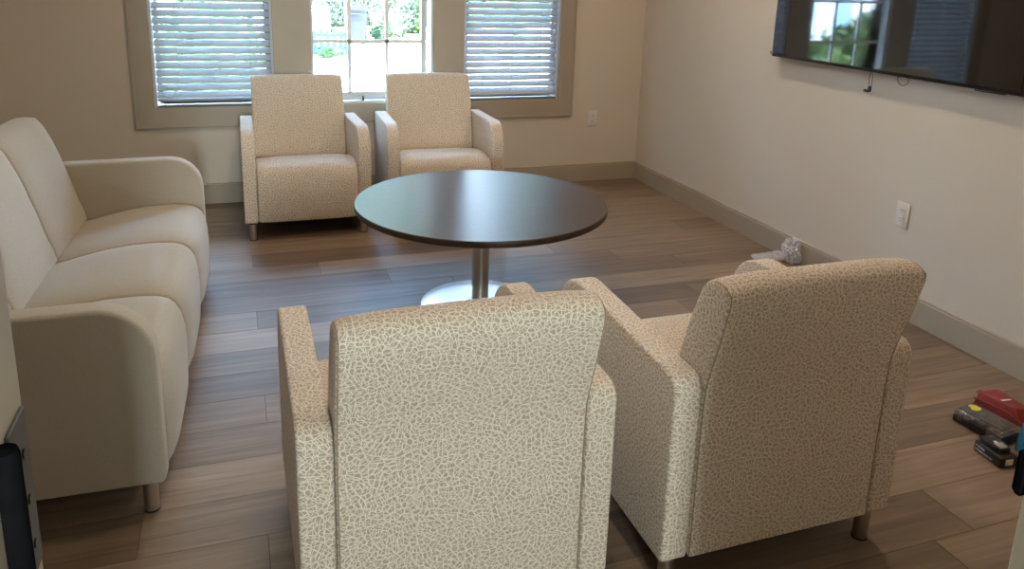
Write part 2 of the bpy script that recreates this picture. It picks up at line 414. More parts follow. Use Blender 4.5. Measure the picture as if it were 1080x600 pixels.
# ------------------------------------------------------------------ horizontal blinds
def blind(x0, x1, tilt, ztop_row, rail_z, label, wand_x, cord_x, zlow):
    e = tag(empty('window_blind', ((x0+x1)/2, YW+.028, rail_z)), label, 'blind', 'white slatted window blinds')
    ox, oy, oz = e.location
    bm = bmesh.new(); hw = .025; pitch = .0478; rows = 0
    z = zlow
    t0 = R(tilt); rn = random.Random(int(x0*100))
    while z < WZ1-.06:
        t = t0+R(rn.uniform(-1.5, 1.5))
        secs = []
        for k in range(5):
            u = -1+k*.5; sag = .0008*(1-u*u)
            dy, dz = u*hw*math.cos(t)-sag*math.sin(t), u*hw*math.sin(t)+sag*math.cos(t)
            secs.append((dy, dz))
        for sgn in (0,):
            top = [[bm.verts.new((x-ox, YW+.028+dy-oy, z+dz-oz)) for dy, dz in secs] for x in (x0, x1)]
            bot = [[bm.verts.new((x-ox, YW+.028+dy-oy+.0012*math.sin(t), z+dz-oz-.0026*math.cos(t))) for dy, dz in secs] for x in (x0, x1)]
            for k in range(4):
                bm.faces.new((top[0][k], top[0][k+1], top[1][k+1], top[1][k])); bm.faces.new((bot[0][k], bot[1][k], bot[1][k+1], bot[0][k+1]))
            for k in (0, 4): bm.faces.new((top[0][k], top[1][k], bot[1][k], bot[0][k]))
            for i in (0, 1): bm.faces.new(top[i]+bot[i][::-1])
        z += pitch
    from_bm('slats', bm, M['blind'], e, 30)
    boxo('bottom_rail', (x0-ox, x1-ox, -.027, .027, rail_z-.008-oz, rail_z+.008-oz), M['blind'], e, bev=.004)
    boxo('headrail', (x0-ox, x1-ox, -.024, .03, WZ1-.06-oz, WZ1-.005-oz), M['blind'], e, bev=.003)
    bm = bmesh.new(); W_ = x1-x0
    for fx in (.19, .5, .81):
        x = x0+fx*W_-ox
        for yy in (-.0235, .0235): tube(bm, [(x, yy, 0), (x, yy, WZ1-.05-oz)], .0011, 4)
        tube(bm, [(x+.012, 0, 0), (x+.012, 0, WZ1-.05-oz)], .0009, 4)
    from_bm('ladder_cord', bm, M['blind'], e)
    bm = bmesh.new(); x = wand_x-ox
    tube(bm, [(x, -.034, wz-oz) for wz in (WZ1-.06, 1.6, 1.13)], .003, 6); lathe(bm, [(.002, 0), (.005, .003), (.005, .022), (.003, .026)], 8, (x, -.034, 1.11-oz))
    from_bm('tilt_wand', bm, M['nickel'], e, 40)
    if cord_x:
        bm = bmesh.new()
        for dx in (0, .013): tube(bm, [(cord_x+dx-ox+.004*math.sin(i*1.3), -.031, zz-oz) for i, zz in enumerate([WZ1-.06, 1.8, 1.5, 1.2, 1.0, .85, .72, .70])], .0016, 5)
        from_bm('lift_cord', bm, M['blind'], e)
    return e
blind(WX0+.018, M1[0]-.014, 50, 0, .712, 'white slatted blind left of the clear window, grey tilt wand at its right end', M1[0]-.05, None, .745)
blind(M2[1]+.012, WX1-.02, 56, 0, .703, 'white slatted blind right of the clear window, with wand and pull cords', WX1-.075, WX1-.042, .733)

# ------------------------------------------------------------------ armchairs
AP = lambda D, zr, zf: rpoly([(0, .11, .018), (0, zr, .045), (D, zf, .15), (D+.002, .11, .018)][::-1], 8)
BACK = [(.0, .115), (0, .30), (0, .52), (-.004, .60), (-.018, .655), (-.040, .727), (-.058, .80), (-.069, .845), (-.068, .866), (-.058, .881), (-.040, .889), (-.015, .892), (.013, .887), (.035, .873), (.052, .851), (.067, .818), (.086, .772), (.106, .713), (.117, .67), (.138, .60), (.162, .52), (.188, .44), (.195, .39), (.15, .36), (.10, .30), (.08, .115)]
def SEAT(D):
    d = D-.735
    return [(.10, .30), (.14, .375), (.20+d, .388), (.30+d, .415), (.40+d, .438), (.50+d, .452), (.60+d, .455), (.675+d, .450), (.712+d, .438), (.734+d, .418), (.747+d, .39), (.756+d, .34), (.759+d, .28), (.757+d, .20), (.753+d, .13), (.748+d, .118), (.735+d, .114), (.10, .114)]
def leg(parent, x, y, m='nickel'):
    bm = bmesh.new(); lathe(bm, [(.021, .004), (.0215, .006), (.0215, .112)], 24, (x, y, 0))
    l = from_bm('leg', bm, M['nickel'], parent, 40)
    bm = bmesh.new(); lathe(bm, [(.0225, 0), (.0225, .0045)], 24, (x, y, 0)); from_bm('glide', bm, M['black'], l, 40)
def make_chair():
    root = empty('armchair')
    W, ta, D = .74, .078, .735
    bw = W/2-ta
    for s in (1, -1):
        loft('arm', AP(D, .632, .660), s*(W/2-ta/2), ta/2-.0008, .010, M['chair'], root)
        a = [o_ for o_ in C.objects if o_.parent == root][-1]
        A_ = AP(D, .632, .660); A_ = densify(A_, .03)
        seam_line('seam', [(p.x, p.y) for p in A_]+[(A_[0].x, A_[0].y)], [s*(W/2-.010)], .0016, M['seam'], a) if False else None
    def crown_b(t, y, z):
        k = max(0, min(1, (z-.62)/.2)); return (0, -.010*k*t**5)
    bk = loft('backrest', BACK, 0, bw-.0015, .012, M['chair'], root, crown=crown_b, nx=10, seg=4, smooth=50)
    P_ = [(y-.001 if y < .01 else y, z) for y, z in BACK[:13]]
    P2 = []
    for i in range(len(P_)-1):
        for k in range(3): P2.append((P_[i][0]+(P_[i+1][0]-P_[i][0])*k/3, P_[i][1]+(P_[i+1][1]-P_[i][1])*k/3))
    n_in = .0045
    P3 = [(y+n_in*.55*(1 if z < .87 else 0), z-(.0045+.008 if z > .868 else 0)) for y, z in P2]
    [seam_line('seam', P3, [sx], .0017, M['seam'], bk) for sx in (-(bw-.0058), bw-.0058)]
    def crown_s(t, y, z):
        k = max(0, min(1, (z-.30)/.12)); return (-.010*max(0, min(1, (y-.6)/.15))*t**6, -.012*k*t**4)
    loft('seat', SEAT(D), 0, bw-.0015, .014, M['chair'], root, crown=crown_s, nx=10, seg=4, smooth=50)
    boxo('underside', (-W/2+.02, W/2-.02, .02, D-.02, .102, .116), M['under'], root)
    for x in (-W/2+.046, W/2-.046):
        for y in (.045, D-.045): leg(root, x, y)
    return root
chair = make_chair()
CH = [(.3664, 5.3597, 179.8, 'cream armchair facing the room, left of the two under the window, beside the sofa'),
      (1.2491, 5.3686, 176.6, 'cream armchair facing the room, right of the two under the window, behind the table'),
      (.4426, 1.4847, .2, 'cream line-patterned armchair in the left foreground with its back to the viewer'),
      (1.3263, 1.4694, 0, 'cream line-patterned armchair in the right foreground with its back to the viewer, beside the tools')]
for i, (x, y, a, lab) in enumerate(CH):
    c = chair if i == 0 else copy_tree(chair)
    c.location = (x, y-.02 if i < 2 else y, 0); c.rotation_euler = (0, 0, R(a))
    tag(c, lab, 'armchair', 'cream armchairs around the round table')

# ------------------------------------------------------------------ sofa
def make_sofa():
    St = R(-2.02); D = .71; L_ = 1.887; ta = .078
    sx_, sy_ = -.2559, 2.1831
    f = Vector((math.cos(St), math.sin(St), 0)); l = Vector((-math.sin(St), math.cos(St), 0))
    root = empty('sofa'); root.location = Vector((sx_, sy_, 0))-f*D+l*(L_/2); root.rotation_euler = (0, 0, St-PI/2)
    tag(root, 'beige fabric three-seat sofa along the left side of the room', 'sofa')
    H = L_/2
    for s in (1, -1):
        loft('arm', AP(D, .650, .662), s*(H-ta/2), ta/2-.0008, .012, M['sofa'], root)
    sw = (L_-2*ta)/3
    SB = [(y+(.014*max(0, min(1, (z-.4)/.2)) if y > -.02 and z > .4 and i > 11 else 0), z) for i, (y, z) in enumerate(BACK)]
    def cb(t, y, z):
        k = max(0, min(1, (z-.5)/.2)); fr = 1 if y > .03 else 0
        return (-.016*fr*t**5*max(0, min(1, (z-.38)/.1)), -.014*k*t**5)
    def cs(t, y, z):
        k = max(0, min(1, (z-.30)/.10)); return (-.022*max(0, min(1, (y-.55)/.15))*t**5, -.022*k*t**5)
    for k in (-1, 0, 1):
        loft('back_cushion', SB, k*sw, sw/2-.0012, .016, M['sofa'], root, crown=cb, nx=12, seg=4, smooth=50)
        loft('seat_cushion', SEAT(D), k*sw, sw/2-.0012, .016, M['sofa'], root, crown=cs, nx=12, seg=4, smooth=50)
    boxo('underside', (-H+.02, H-.02, .02, D-.02, .102, .116), M['under'], root)
    for x in (-H+.05, H-.05):
        for y in (.05, D-.05): leg(root, x, y)
    for y in (.05, D-.05): leg(root, -.33, y)
    return root
make_sofa()

# ------------------------------------------------------------------ round table
TX, TY = 1.061, 3.405
t = tag(empty('round_table', (TX, TY, 0)), 'round dark brown table on a steel pole, in the middle of the room', 'table')
TR, TZ = .593, .5275
bm = bmesh.new(); lathe(bm, [(TR-.003, TZ-.004), (TR, TZ-.002), (TR-.002, TZ)], 128); from_bm('tabletop', bm, M['tabletop'], t, 30)
bm = bmesh.new(); lathe(bm, [(TR-.035, TZ-.036), (TR-.004, TZ-.030), (TR+.001, TZ-.025), (TR+.001, TZ-.005), (TR, TZ-.002)], 128); from_bm('edge_band', bm, M['tableedge'], t, 50)
bm = bmesh.new(); lathe(bm, [(.041, .02), (.041, TZ-.048)], 40); from_bm('pole', bm, M['nickel'], t, 40)
bm = bmesh.new(); lathe(bm, [(.12, TZ-.051), (.125, TZ-.045), (.125, TZ-.0365)], 40); from_bm('mounting_plate', bm, M['black'], t, 40)
bm = bmesh.new(); lathe(bm, [(.283, 0), (.287, .003), (.287, .008), (.282, .012), (.20, .0165), (.10, .020), (.052, .023), (.045, .03), (.0385, .032)], 96); from_bm('base', bm, M['base'], t, 40)

# ------------------------------------------------------------------ television
TVY0, TVY1, TVZ0, TVZ1 = 2.257, 3.845, 1.1545, 2.055
tv = tag(empty('television', (XW, (TVY0+TVY1)/2, TVZ0)), 'large flat black television mounted on the right wall', 'television')
hy = (TVY1-TVY0)/2; hz = TVZ1-TVZ0
boxo('housing', (-.058, -.022, -hy, hy, 0, hz), M['bezel'], tv, bev=.003)
boxo('rear_housing', (-.022, -.012, -hy+.12, hy-.12, .05, hz-.1), M['black'], tv, bev=.003)
boxo('wall_mount', (-.013, -.001, -.25, .25, .2, .6), M['black'], tv)
boxo('screen', (-.0606, -.057, -hy+.009, hy-.009, .017, hz-.009), M['screen'], tv)
boxo('control_strip', (-.060, -.03, -hy+.09, -hy+.22, -.006, .001), M['black'], tv, bev=.002)
def cable(name, pts, label, extra=None):
    bm = bmesh.new(); tube(bm, pts, .0016, 6)
    if extra: extra(bm)
    return tag(from_bm(name, bm, M['black'], None, 50), label, 'cable')
def plug(bm):
    box(bm, 2.972, 2.986, 3.082, 3.096, 1.055, 1.082, bev=.002)
    box(bm, 2.970, 2.988, 3.088, 3.122, 1.050, 1.064, bev=.004, mtx=None)
cable('sensor_cable', [(2.985, 3.098, 1.16), (2.979, 3.101, 1.12), (2.979, 3.093, 1.08), (2.979, 3.086, 1.062), (2.979, 3.078, 1.07), (2.981, 3.082, 1.12), (2.985, 3.094, 1.16)], 'thin black cable with a small sensor hanging under the television', plug)
cable('power_cable', [(2.985, 2.925, 1.16)]+[(2.98, 2.89+.036*math.cos(a), 1.148+.036*math.sin(a)) for a in [PI+k*PI/8 for k in range(0, 9)][::-1]][::-1]+[(2.985, 2.852, 1.16)], 'short black cable loop showing under the middle of the television')
boxo('corner_film', (-.064, -.05, hy-.012, hy+.012, .012, .03), mat('peeling_film', (.35, .24, .22), .4, noise=(60, .3)), tv, bev=.003)

# ------------------------------------------------------------------ wall outlets
def outlet(loc, rz, label):
    e = tag(empty('wall_outlet', loc, rz), label, 'outlet', None)
    boxo('cover_plate', (-.039, .039, -.006, 0, -.0635, .0635), M['plate'], e, bev=.0035)
    for dz in (-.0215, .0215):
        bm = bmesh.new(); 
        bmesh.ops.create_cone(bm, cap_ends=True, segments=24, radius1=.0175, radius2=.0172, depth=.003, matrix=Matrix.Translation((0, -.0073, dz)) @ Matrix.Rotation(PI/2, 4, 'X'))
        for v in bm.verts: v.co.z = dz+max(-.0142, min(.0142, v.co.z-dz))
        rc = from_bm('receptacle', bm, M['plate'], e)
        bm = bmesh.new()
        for dx in (-.0065, .0065): box(bm, dx-.0013, dx+.0013, -.0094, -.0085, dz-.001, dz+.0075)
        bmesh.ops.create_cone(bm, cap_ends=True, segments=12, radius1=.0026, radius2=.0026, depth=.001, matrix=Matrix.Translation((0, -.009, dz-.008)) @ Matrix.Rotation(PI/2, 4, 'X'))
        from_bm('slots', bm, M['slot'], rc)
    bm = bmesh.new(); bmesh.ops.create_cone(bm, cap_ends=True, segments=12, radius1=.003, radius2=.003, depth=.002, matrix=Matrix.Translation((0, -.0068, 0)) @ Matrix.Rotation(PI/2, 4, 'X'))
    from_bm('screw', bm, M['plate'], e)
    return e
outlet((XW, 2.7985, .4953), -PI/2, 'white duplex power outlet on the right wall below the television')
outlet((2.6071, YW, .4995), 0, 'white duplex power outlet on the window wall near the corner')

# ------------------------------------------------------------------ clear plastic bag with a bracket in it
M['bag'] = bpy.data.materials.new('clear_polythene'); M['bag'].use_nodes = True
n = M['bag'].node_tree.nodes; L = M['bag'].node_tree.links; n.remove(n['Principled BSDF'])
tr = n.new('ShaderNodeBsdfTransparent'); tr.inputs[0].default_value = (.93, .94, .97, 1)
gl = n.new('ShaderNodeBsdfPrincipled'); gl.inputs['Roughness'].default_value = .15; gl.inputs['Base Color'].default_value = (.92, .93, .98, 1)
lw = n.new('ShaderNodeLayerWeight'); lw.inputs[0].default_value = .45
mr = n.new('ShaderNodeMapRange'); mr.inputs['To Min'].default_value = .4; mr.inputs['To Max'].default_value = .9; L.new(lw.outputs['Facing'], mr.inputs['Value'])
mx = n.new('ShaderNodeMixShader'); L.new(mr.outputs[0], mx.inputs[0]); L.new(tr.outputs[0], mx.inputs[1]); L.new(gl.outputs[0], mx.inputs[2]); L.new(mx.outputs[0], n['Material Output'].inputs[0])
M['bagflat'] = M['bag'].copy(); M['bagflat'].name = 'clear_polythene_flat'
for nd in M['bagflat'].node_tree.nodes:
    if nd.type == 'MAP_RANGE': nd.inputs['To Min'].default_value = .28; nd.inputs['To Max'].default_value = .6
def plastic_bag():
    e = tag(empty('plastic_bag', (2.878, 3.565, 0), R(0)), 'clear crumpled plastic bag on the floor by the right wall', 'bag')
    rn = random.Random(5); bm = bmesh.new(); nu, nv = 26, 14
    def pt(i, j):
        u, v = i/(nu-1), j/(nv-1)*2*PI
        x = -.115+.20*u
        hh = .012+.014*u; wy = .06
        cr_ = (rn.random()-.5)*.006*(.3+u)
        s = min(1, u*8, 1)*.9+.1
        return (x, wy*math.cos(v)*s+cr_, max(.0015, .016+hh*math.sin(v)*s+cr_))
    g = [[bm.verts.new(pt(i, j)) for j in range(nv)] for i in range(nu)]
    for i in range(nu-1):
        for j in range(nv): bm.faces.new((g[i][j], g[i][(j+1) % nv], g[i+1][(j+1) % nv], g[i+1][j]))
    bm.faces.new(g[0][::-1])
    from_bm('bag_body', bm, M['bagflat'], e)
    bm = bmesh.new()
    bmesh.ops.create_icosphere(bm, subdivisions=4, radius=1)
    for v in bm.verts:
        d = v.co.normalized()
        k = 1+.25*math.sin(d.x*5+d.y*4)*math.sin(d.z*5+1)+.18*abs(math.sin(d.y*8+d.z*6))+.10*math.sin(d.x*19+d.z*13)+.09*math.sin(d.y*23-d.z*17)+rn.uniform(-.035, .035)
        v.co = Vector((min(.122, .088+d.x*.036*k), -.075+d.y*.055*k, max(.002, .068+d.z*.066*k)))
    from_bm('crumpled_neck', bm, M['bag'], e)
    b2 = tag(empty('metal_bracket', (2.862, 3.555, .010), R(4)), 'dark metal bar lying inside the clear plastic bag', 'bracket')
    boxo('bar', (-.075, .055, -.012, .012, 0, .010), mat('dark_gunmetal', (.10, .095, .10), .4, .7, noise=(40, .2)), b2, bev=.003)
    boxo('raised_clamp', (-.03, .05, -.008, .008, .010, .018), mat('bracket_rubber', (.05, .048, .055), .5, .2, noise=(40, .2)), b2, bev=.002)
plastic_bag()

# ------------------------------------------------------------------ tools on the floor
M['red'] = mat('red_case', (.26, .028, .022), .45, noise=(30, .15)); M['redd'] = mat('red_case_side', (.20, .022, .02), .5, noise=(30, .15))
M['clear'] = mat_glass('clear_lid', (.80, .80, .80), rough=.12, clear=.22)
M['yellow'] = mat('yellow_label', (.72, .66, .04), .5, noise=(60, .1)); M['label'] = mat('pale_label', (.62, .56, .38), .5, noise=(60, .12))
M['white'] = mat('white_print', (.72, .72, .72), .5, noise=(60, .05)); M['grey'] = mat('grey_tray', (.30, .28, .25), .5, noise=(60, .15))
M['blue'] = mat('blue_plastic', (.03, .16, .27), .4, noise=(30, .15))
def ticket(parent, pts, z, m, name):
    bm = bmesh.new(); bm.faces.new([bm.verts.new((x, y, z)) for x, y in pts])
    r = bmesh.ops.extrude_face_region(bm, geom=bm.faces[:]); bmesh.ops.translate(bm, vec=(0, 0, .0008), verts=[v for v in r['geom'] if isinstance(v, bmesh.types.BMVert)])
    return from_bm(name, bm, m, parent)
# organiser with clear lid
og = tag(empty('parts_organizer', (2.52, 1.832, 0), R(-84)), 'small parts case with black bottom and clear lid bearing a yellow sticker', 'case')
Lg, Wd = .095, .055
bm = bmesh.new(); box(bm, -Lg, Lg, -Wd, Wd, 0, .029, bev=.006, seg=3); box(bm, -.035, .035, -Wd-.006, -Wd+.01, .006, .036, bev=.004)
from_bm('case_bottom', bm, M['black'], og, 40)
boxo('tray', (-Lg+.006, Lg-.006, -Wd+.006, Wd-.006, .0295, .032), M['grey'], og)
bm = bmesh.new(); 
for k in range(1, 5): x = -Lg+k*2*Lg/5; box(bm, x-.001, x+.001, -Wd+.006, Wd-.006, .032, .047)
box(bm, -Lg+.006, Lg-.006, -.001, .001, .032, .047); from_bm('divider', bm, M['grey'], og)
bm = bmesh.new(); box(bm, -Lg+.002, Lg-.002, -Wd+.002, Wd-.002, .030, .052, bev=.006, seg=3); box(bm, -Lg+.012, Lg-.012, -Wd+.012, Wd-.012, .052, .0545, bev=.002)
from_bm('clear_lid', bm, M['clear'], og, 40)
for x in (-.066, .045): boxo('latch', (x-.011, x+.011, -Wd-.004, -Wd+.002, .012, .045), M['clear'], og, bev=.0015)
rn = random.Random(3)
ticket(og, [(-.058+(.022+.006*rn.uniform(-1, 1))*math.cos(a*PI/9), .012+(.020+.006*rn.uniform(-1, 1))*math.sin(a*PI/9)) for a in range(18)], .0548, M['yellow'], 'sticker')
# red case
rd = tag(empty('red_pouch', (2.695, 1.900, 0), R(-86)), 'red padded tool pouch behind the clear parts case', 'pouch')
def wedge(pts_b, pts_t, name, m, parent, bev=.006):
    bm = bmesh.new(); b0 = [bm.verts.new(p) for p in pts_b]; t0 = [bm.verts.new(p) for p in pts_t]; k = len(b0)
    bm.faces.new(b0[::-1]); bm.faces.new(t0)
    for i in range(k): bm.faces.new((b0[i], b0[(i+1) % k], t0[(i+1) % k], t0[i]))
    bmesh.ops.bevel(bm, geom=bm.edges[:], offset=bev, segments=3, affect='EDGES', profile=.5)
    return from_bm(name, bm, m, parent, 40)
wedge([(-.095, -.048, 0), (.10, -.045, 0), (.105, .058, 0), (-.075, .060, 0)], [(-.088, -.034, .052), (.055, -.036, .060), (.075, .045, .042), (-.07, .048, .058)], 'pouch_body', M['red'], rd)
bm = bmesh.new(); tube(bm, [(-.094, -.047, .024), (-.02, -.0475, .032), (.04, -.047, .034), (.098, -.046, .018)], .003, 6); from_bm('zipper', bm, M['redd'], rd, 50)
bm = bmesh.new(); tube(bm, [(-.092, -.022, .03), (-.105, -.015, .036), (-.106, .0, .036), (-.09, .008, .035)], .004, 6); from_bm('wrist_loop', bm, M['redd'], rd, 50)
lg_ = ticket(rd, [(.002, -.030), (.012, -.030), (.022, .008), (.012, .004)], .062, M['white'], 'logo_mark'); lg_.rotation_euler = (R(3), R(-4), 0)
# battery
bt = tag(empty('tool_battery', (2.395, 1.690, 0), R(-97)), 'black slide-on power tool battery with white lettering nearest the doorway', 'battery')
bm = bmesh.new(); box(bm, -.058, .058, -.036, .036, 0, .040, bev=.006, seg=3); from_bm('battery_body', bm, M['black'], bt, 40)
bm = bmesh.new(); box(bm, -.050, .034, -.022, .022, .036, .058, bev=.003); box(bm, -.05, .02, -.029, .029, .050, .057, bev=.0015); from_bm('slide_rail', bm, M['black'], bt, 40)
boxo('terminal_block', (.0, .03, -.016, .016, .052, .0595), M['grey'], bt, bev=.001)
ticket(bt, [(-.012, -.008), (.006, -.008), (.006, .004), (-.012, .004)], .058, M['label'], 'contact_label')
boxo('release_button', (.0575, .0600, -.016, .014, .010, .032), M['label'], bt, bev=.001)
def text(s, size, loc, rot, m, parent, name='lettering'):
    cu = bpy.data.curves.new(name, 'FONT'); cu.body = s; cu.size = size; cu.extrude = .0003; cu.align_x = 'LEFT'
    tmp = bpy.data.objects.new('tmp', cu); C.objects.link(tmp); dg = bpy.context.evaluated_depsgraph_get(); dg.update()
    me = bpy.data.meshes.new_from_object(tmp.evaluated_get(dg)); bpy.data.objects.remove(tmp)
    ob = link(name, me, None, parent); me.materials.clear(); me.materials.append(m); ob.location = loc; ob.rotation_euler = rot
    return ob
text('makita', .015, (-.05, -.0363, .022), (PI/2, 0, 0), M['white'], bt)
text('LITHIUM-ION 18V', .0095, (-.05, -.0363, .009), (PI/2, 0, 0), M['white'], bt)
# blue plastic piece at the frame edge
bl = tag(empty('blue_pouch', (2.56, 1.655, 0), 0), 'blue plastic pouch at the right edge between parts case and battery', 'pouch')
wedge([(-.06, -.05, 0), (.06, -.05, 0), (.06, .055, 0), (-.055, .055, 0)], [(-.05, -.04, .095), (.05, -.04, .10), (.05, .045, .115), (-.045, .048, .11)], 'pouch_shell', M['blue'], bl)
boxo('clasp', (-.068, -.055, -.015, .015, .04, .06), M['black'], bl, bev=.002)

# ------------------------------------------------------------------ doorway the picture is taken through
door = empty('door_1', ((DX0+DX1)/2, .5, 0)); door['kind'] = 'structure'
def dpart(name, boxes, m, bev=.0015, par=door):
    bm = bmesh.new(); ox, oy, _ = door.location
    for d in boxes: box(bm, d[0]-ox, d[1]-ox, d[2]-oy, d[3]-oy, d[4], d[5], bev=bev, seg=1)
    return from_bm(name, bm, m, par)
jm = mat('door_frame_paint', (.50, .43, .34), .45, noise=(5, .03))
dpart('door_frame', [(DX0-.03, DX0, .43, YF-.004, 0, DZ+.03), (DX1, DX1+.03, .43, YF-.004, 0, DZ+.03), (DX0, DX1, .43, YF-.004, DZ, DZ+.03)], jm)
M['hinge_metal'] = mat('dark_hinge_leaf', (.10, .097, .095), .6, .0, noise=(30, .1))
for zc in (.28, 1.205, 1.86):
    h = dpart('hinge', [(DX0, DX0+.0025, .519, .560, zc-.057, zc+.063)], M['hinge_metal'], .001)
    bm = bmesh.new(); ox, oy, _ = door.location
    lathe(bm, [(.004, -.074), (.0095, -.070), (.0095, .060), (.0085, .064), (.004, .066)], 16, (DX0+.003-ox, .503-oy, zc)); from_bm('hinge_barrel', bm, M['matblack'], h, 40)
    bm = bmesh.new()
    for dz in (-.035, .0, .035): bmesh.ops.create_cone(bm, cap_ends=True, segments=12, radius1=.0035, radius2=.0035, depth=.0015, matrix=Matrix.Translation((DX0+.003-ox, .545-oy, zc+dz)) @ Matrix.Rotation(PI/2, 4, 'Y'))
    from_bm('hinge_screw', bm, M['black'], h)
dpart('strike_plate', [(DX1-.004, DX1+.001, .50, .560, 1.02, 1.17)], M['black'], .001)
dpart('strike_lip', [(DX1-.006, DX1+.001, .562, .578, .975, 1.035)], M['matblack'], .005, door)
bm = bmesh.new()

# ------------------------------------------------------------------ ceiling downlights
M['lampglow'] = mat('lamp_lens', (.9, .88, .8), .4, emit=((1, .82, .6), 3))
for i, (x, y) in enumerate(CAN):
    e = tag(empty('ceiling_downlight', (x, y, CEIL)), 'round recessed ceiling downlight', 'ceiling light', 'recessed downlights in the ceiling')
    bm = bmesh.new(); lathe(bm, [(.085, -.008), (.095, -.006), (.098, 0), (.075, 0)], 32); from_bm('trim_ring', bm, M['plate'], e, 40)
    bm = bmesh.new(); lathe(bm, [(.074, -.0085), (.074, -.004)], 32); from_bm('lens', bm, M['lampglow'], e, 40)
    l = lamp('downlight_lamp', 'AREA', (0, 0, -.012), CAN_E, WARM, .14); l.data.shape = 'DISK'; l.parent = e
e = tag(empty('corridor_light', (*COR_LOC, CEIL)), 'flat rectangular ceiling light panel in the corridor behind the doorway', 'ceiling light')
boxo('panel_frame', (-.30, .30, -.30, .30, -.02, -.001), M['plate'], e, bev=.003)
boxo('diffuser', (-.28, .28, -.28, .28, -.022, -.0195), mat('panel_diffuser', (.9, .9, .88), .5, emit=((.92, 1, .93), 3)), e)
l = lamp('corridor_lamp', 'AREA', (0, 0, -.026), COR_E, (.86, 1, .93), .54); l.parent = e

e = empty('window_4', (DAY_X, YB, .9)); e['kind'] = 'structure'  # unseen window added; glowing pane and area lamp stand in for daylight
bm = bmesh.new()
for d in ((-.36, -.30, 0, 1.3), (.30, .36, 0, 1.3), (-.30, .30, 0, .06), (-.30, .30, 1.24, 1.3)): box(bm, d[0], d[1], 0, .03, d[2], d[3], bev=.003)
from_bm('window_frame', bm, M['vinyl'], e)
boxo('pane', (-.30, .30, .008, .012, .06, 1.24), mat('frosted_pane', (.8, .85, .83), .3, emit=((.85, 1, .95), 4)), e)
l = lamp('window_daylight', 'AREA', (0, .04, .65), DAY_E, (.84, .99, 1), .42, 1.1, rot=(PI/2, 0, 0), spread=80); l.parent = e

# ------------------------------------------------------------------ outside
GZ = -.6
M['pave'] = mat('pale_concrete', (.62, .60, .56), .85, noise=(1.2, .08))
M['pavedark'] = mat('gravel_edge', (.40, .37, .32), .9, noise=(6, .25))
M['leafd'] = mat('tree_leaf', (.022, .058, .013), .6, noise=(1.2, .5)); M['leafa'] = mat('light_leaf', (.05, .095, .016), .6, noise=(3, .5)); M['leafb'] = mat('grey_leaf', (.04, .055, .03), .6, noise=(3, .45)); M['leafc'] = mat('dark_leaf', (.02, .05, .012), .6, noise=(3, .5))
M['bin'] = mat('grey_bin', (.006, .0075, .009), .5, noise=(6, .1)); M['teal'] = mat('teal_paint', (.018, .08, .088), .5, noise=(3, .15))
M['siding'] = mat('white_siding', (.80, .80, .80), .7, noise=(2, .03)); M['bluepaint'] = mat('blue_door_paint', (.18, .35, .48), .6, noise=(2, .05))
M['post'] = mat('weathered_rail', (.30, .30, .29), .7, noise=(9, .2)); M['cream'] = mat('cream_render', (.78, .74, .66), .8, noise=(2, .05))
M['bark'] = mat('stem_bark', (.12, .08, .05), .9, noise=(20, .3))
bm = bmesh.new(); box(bm, -40, 40, YW+TH+.02, 60, GZ-.1, GZ); struct('ground', bm, M['pave'])
bm = bmesh.new(); box(bm, -6, 16, 22.8, 24.6, GZ, GZ+.02, bev=.008, seg=1); struct('ground_gravel_strip', bm, M['pavedark'])
def shrub(name, loc, rad, n_, size, m, label, group, seed, kind='shrub'):
    rn = random.Random(seed); e = tag(empty(name, loc), label, kind, group)
    bm = bmesh.new()
    lobes = [(rn.uniform(-.55, .55)*rad[0], rn.uniform(-.4, .4)*rad[1], rn.uniform(.45, 1.1)*rad[2], rn.uniform(.45, .7)) for _ in range(9)]
    for i in range(n_):
        lx, ly, lz, lr = rn.choice(lobes)
        d = Vector((rn.gauss(0, 1), rn.gauss(0, 1), rn.gauss(0, 1))).normalized()
        k = rn.uniform(.75, 1.0)
        c = Vector((lx+d.x*rad[0]*lr*k, ly+d.y*rad[1]*lr*k, max(.03, lz+d.z*rad[2]*lr*k)))
        u = Vector((rn.gauss(0, 1), rn.gauss(0, 1), rn.gauss(0, .6))).normalized(); v = u.cross(d+Vector((.01, 0, .3))).normalized(); s = size*rn.uniform(.6, 1.3)
        a = c-u*s; b_ = c+v*s*.45+d*s*.15; cc = c+u*s; dd = c-v*s*.45+d*s*.15
        bm.faces.new([bm.verts.new(q) for q in (a, b_, cc, dd)])
    for lx, ly, lz, lr in lobes:
        g = bmesh.ops.create_icosphere(bm, subdivisions=2, radius=1)
        for v in g['verts']:
            v.co = Vector((lx+v.co.x*rad[0]*lr*.8, ly+v.co.y*rad[1]*lr*.8, max(.02, lz+v.co.z*rad[2]*lr*.8)))*1.0
    from_bm('foliage', bm, m, e)
    bm = bmesh.new()
    for k in range(5):
        lx, ly, lz, lr = lobes[k]; tube(bm, [(lx*.1, ly*.1, 0), (lx*.5, ly*.5, lz*.5), (lx, ly, lz)], [.05, .03, .015], 6)
    from_bm('stem', bm, M['bark'], e)
    return e
hs = [(-5.85, 10.3), (-3.25, 10.3), (-.65, 10.3)]
for i, (x, y) in enumerate(hs[:3]):
    shrub('hedge_shrub', (x, y, GZ), (1.0, .5, 1.12), 8500, .075, M['leafa'], ['green hedge shrub outside the left window, farthest left of the row', 'green hedge shrub outside, the one reflected in the television', 'green hedge shrub outside, seen through gaps of the left blind'][i], 'hedge shrubs outside', 30+i, 'hedge')
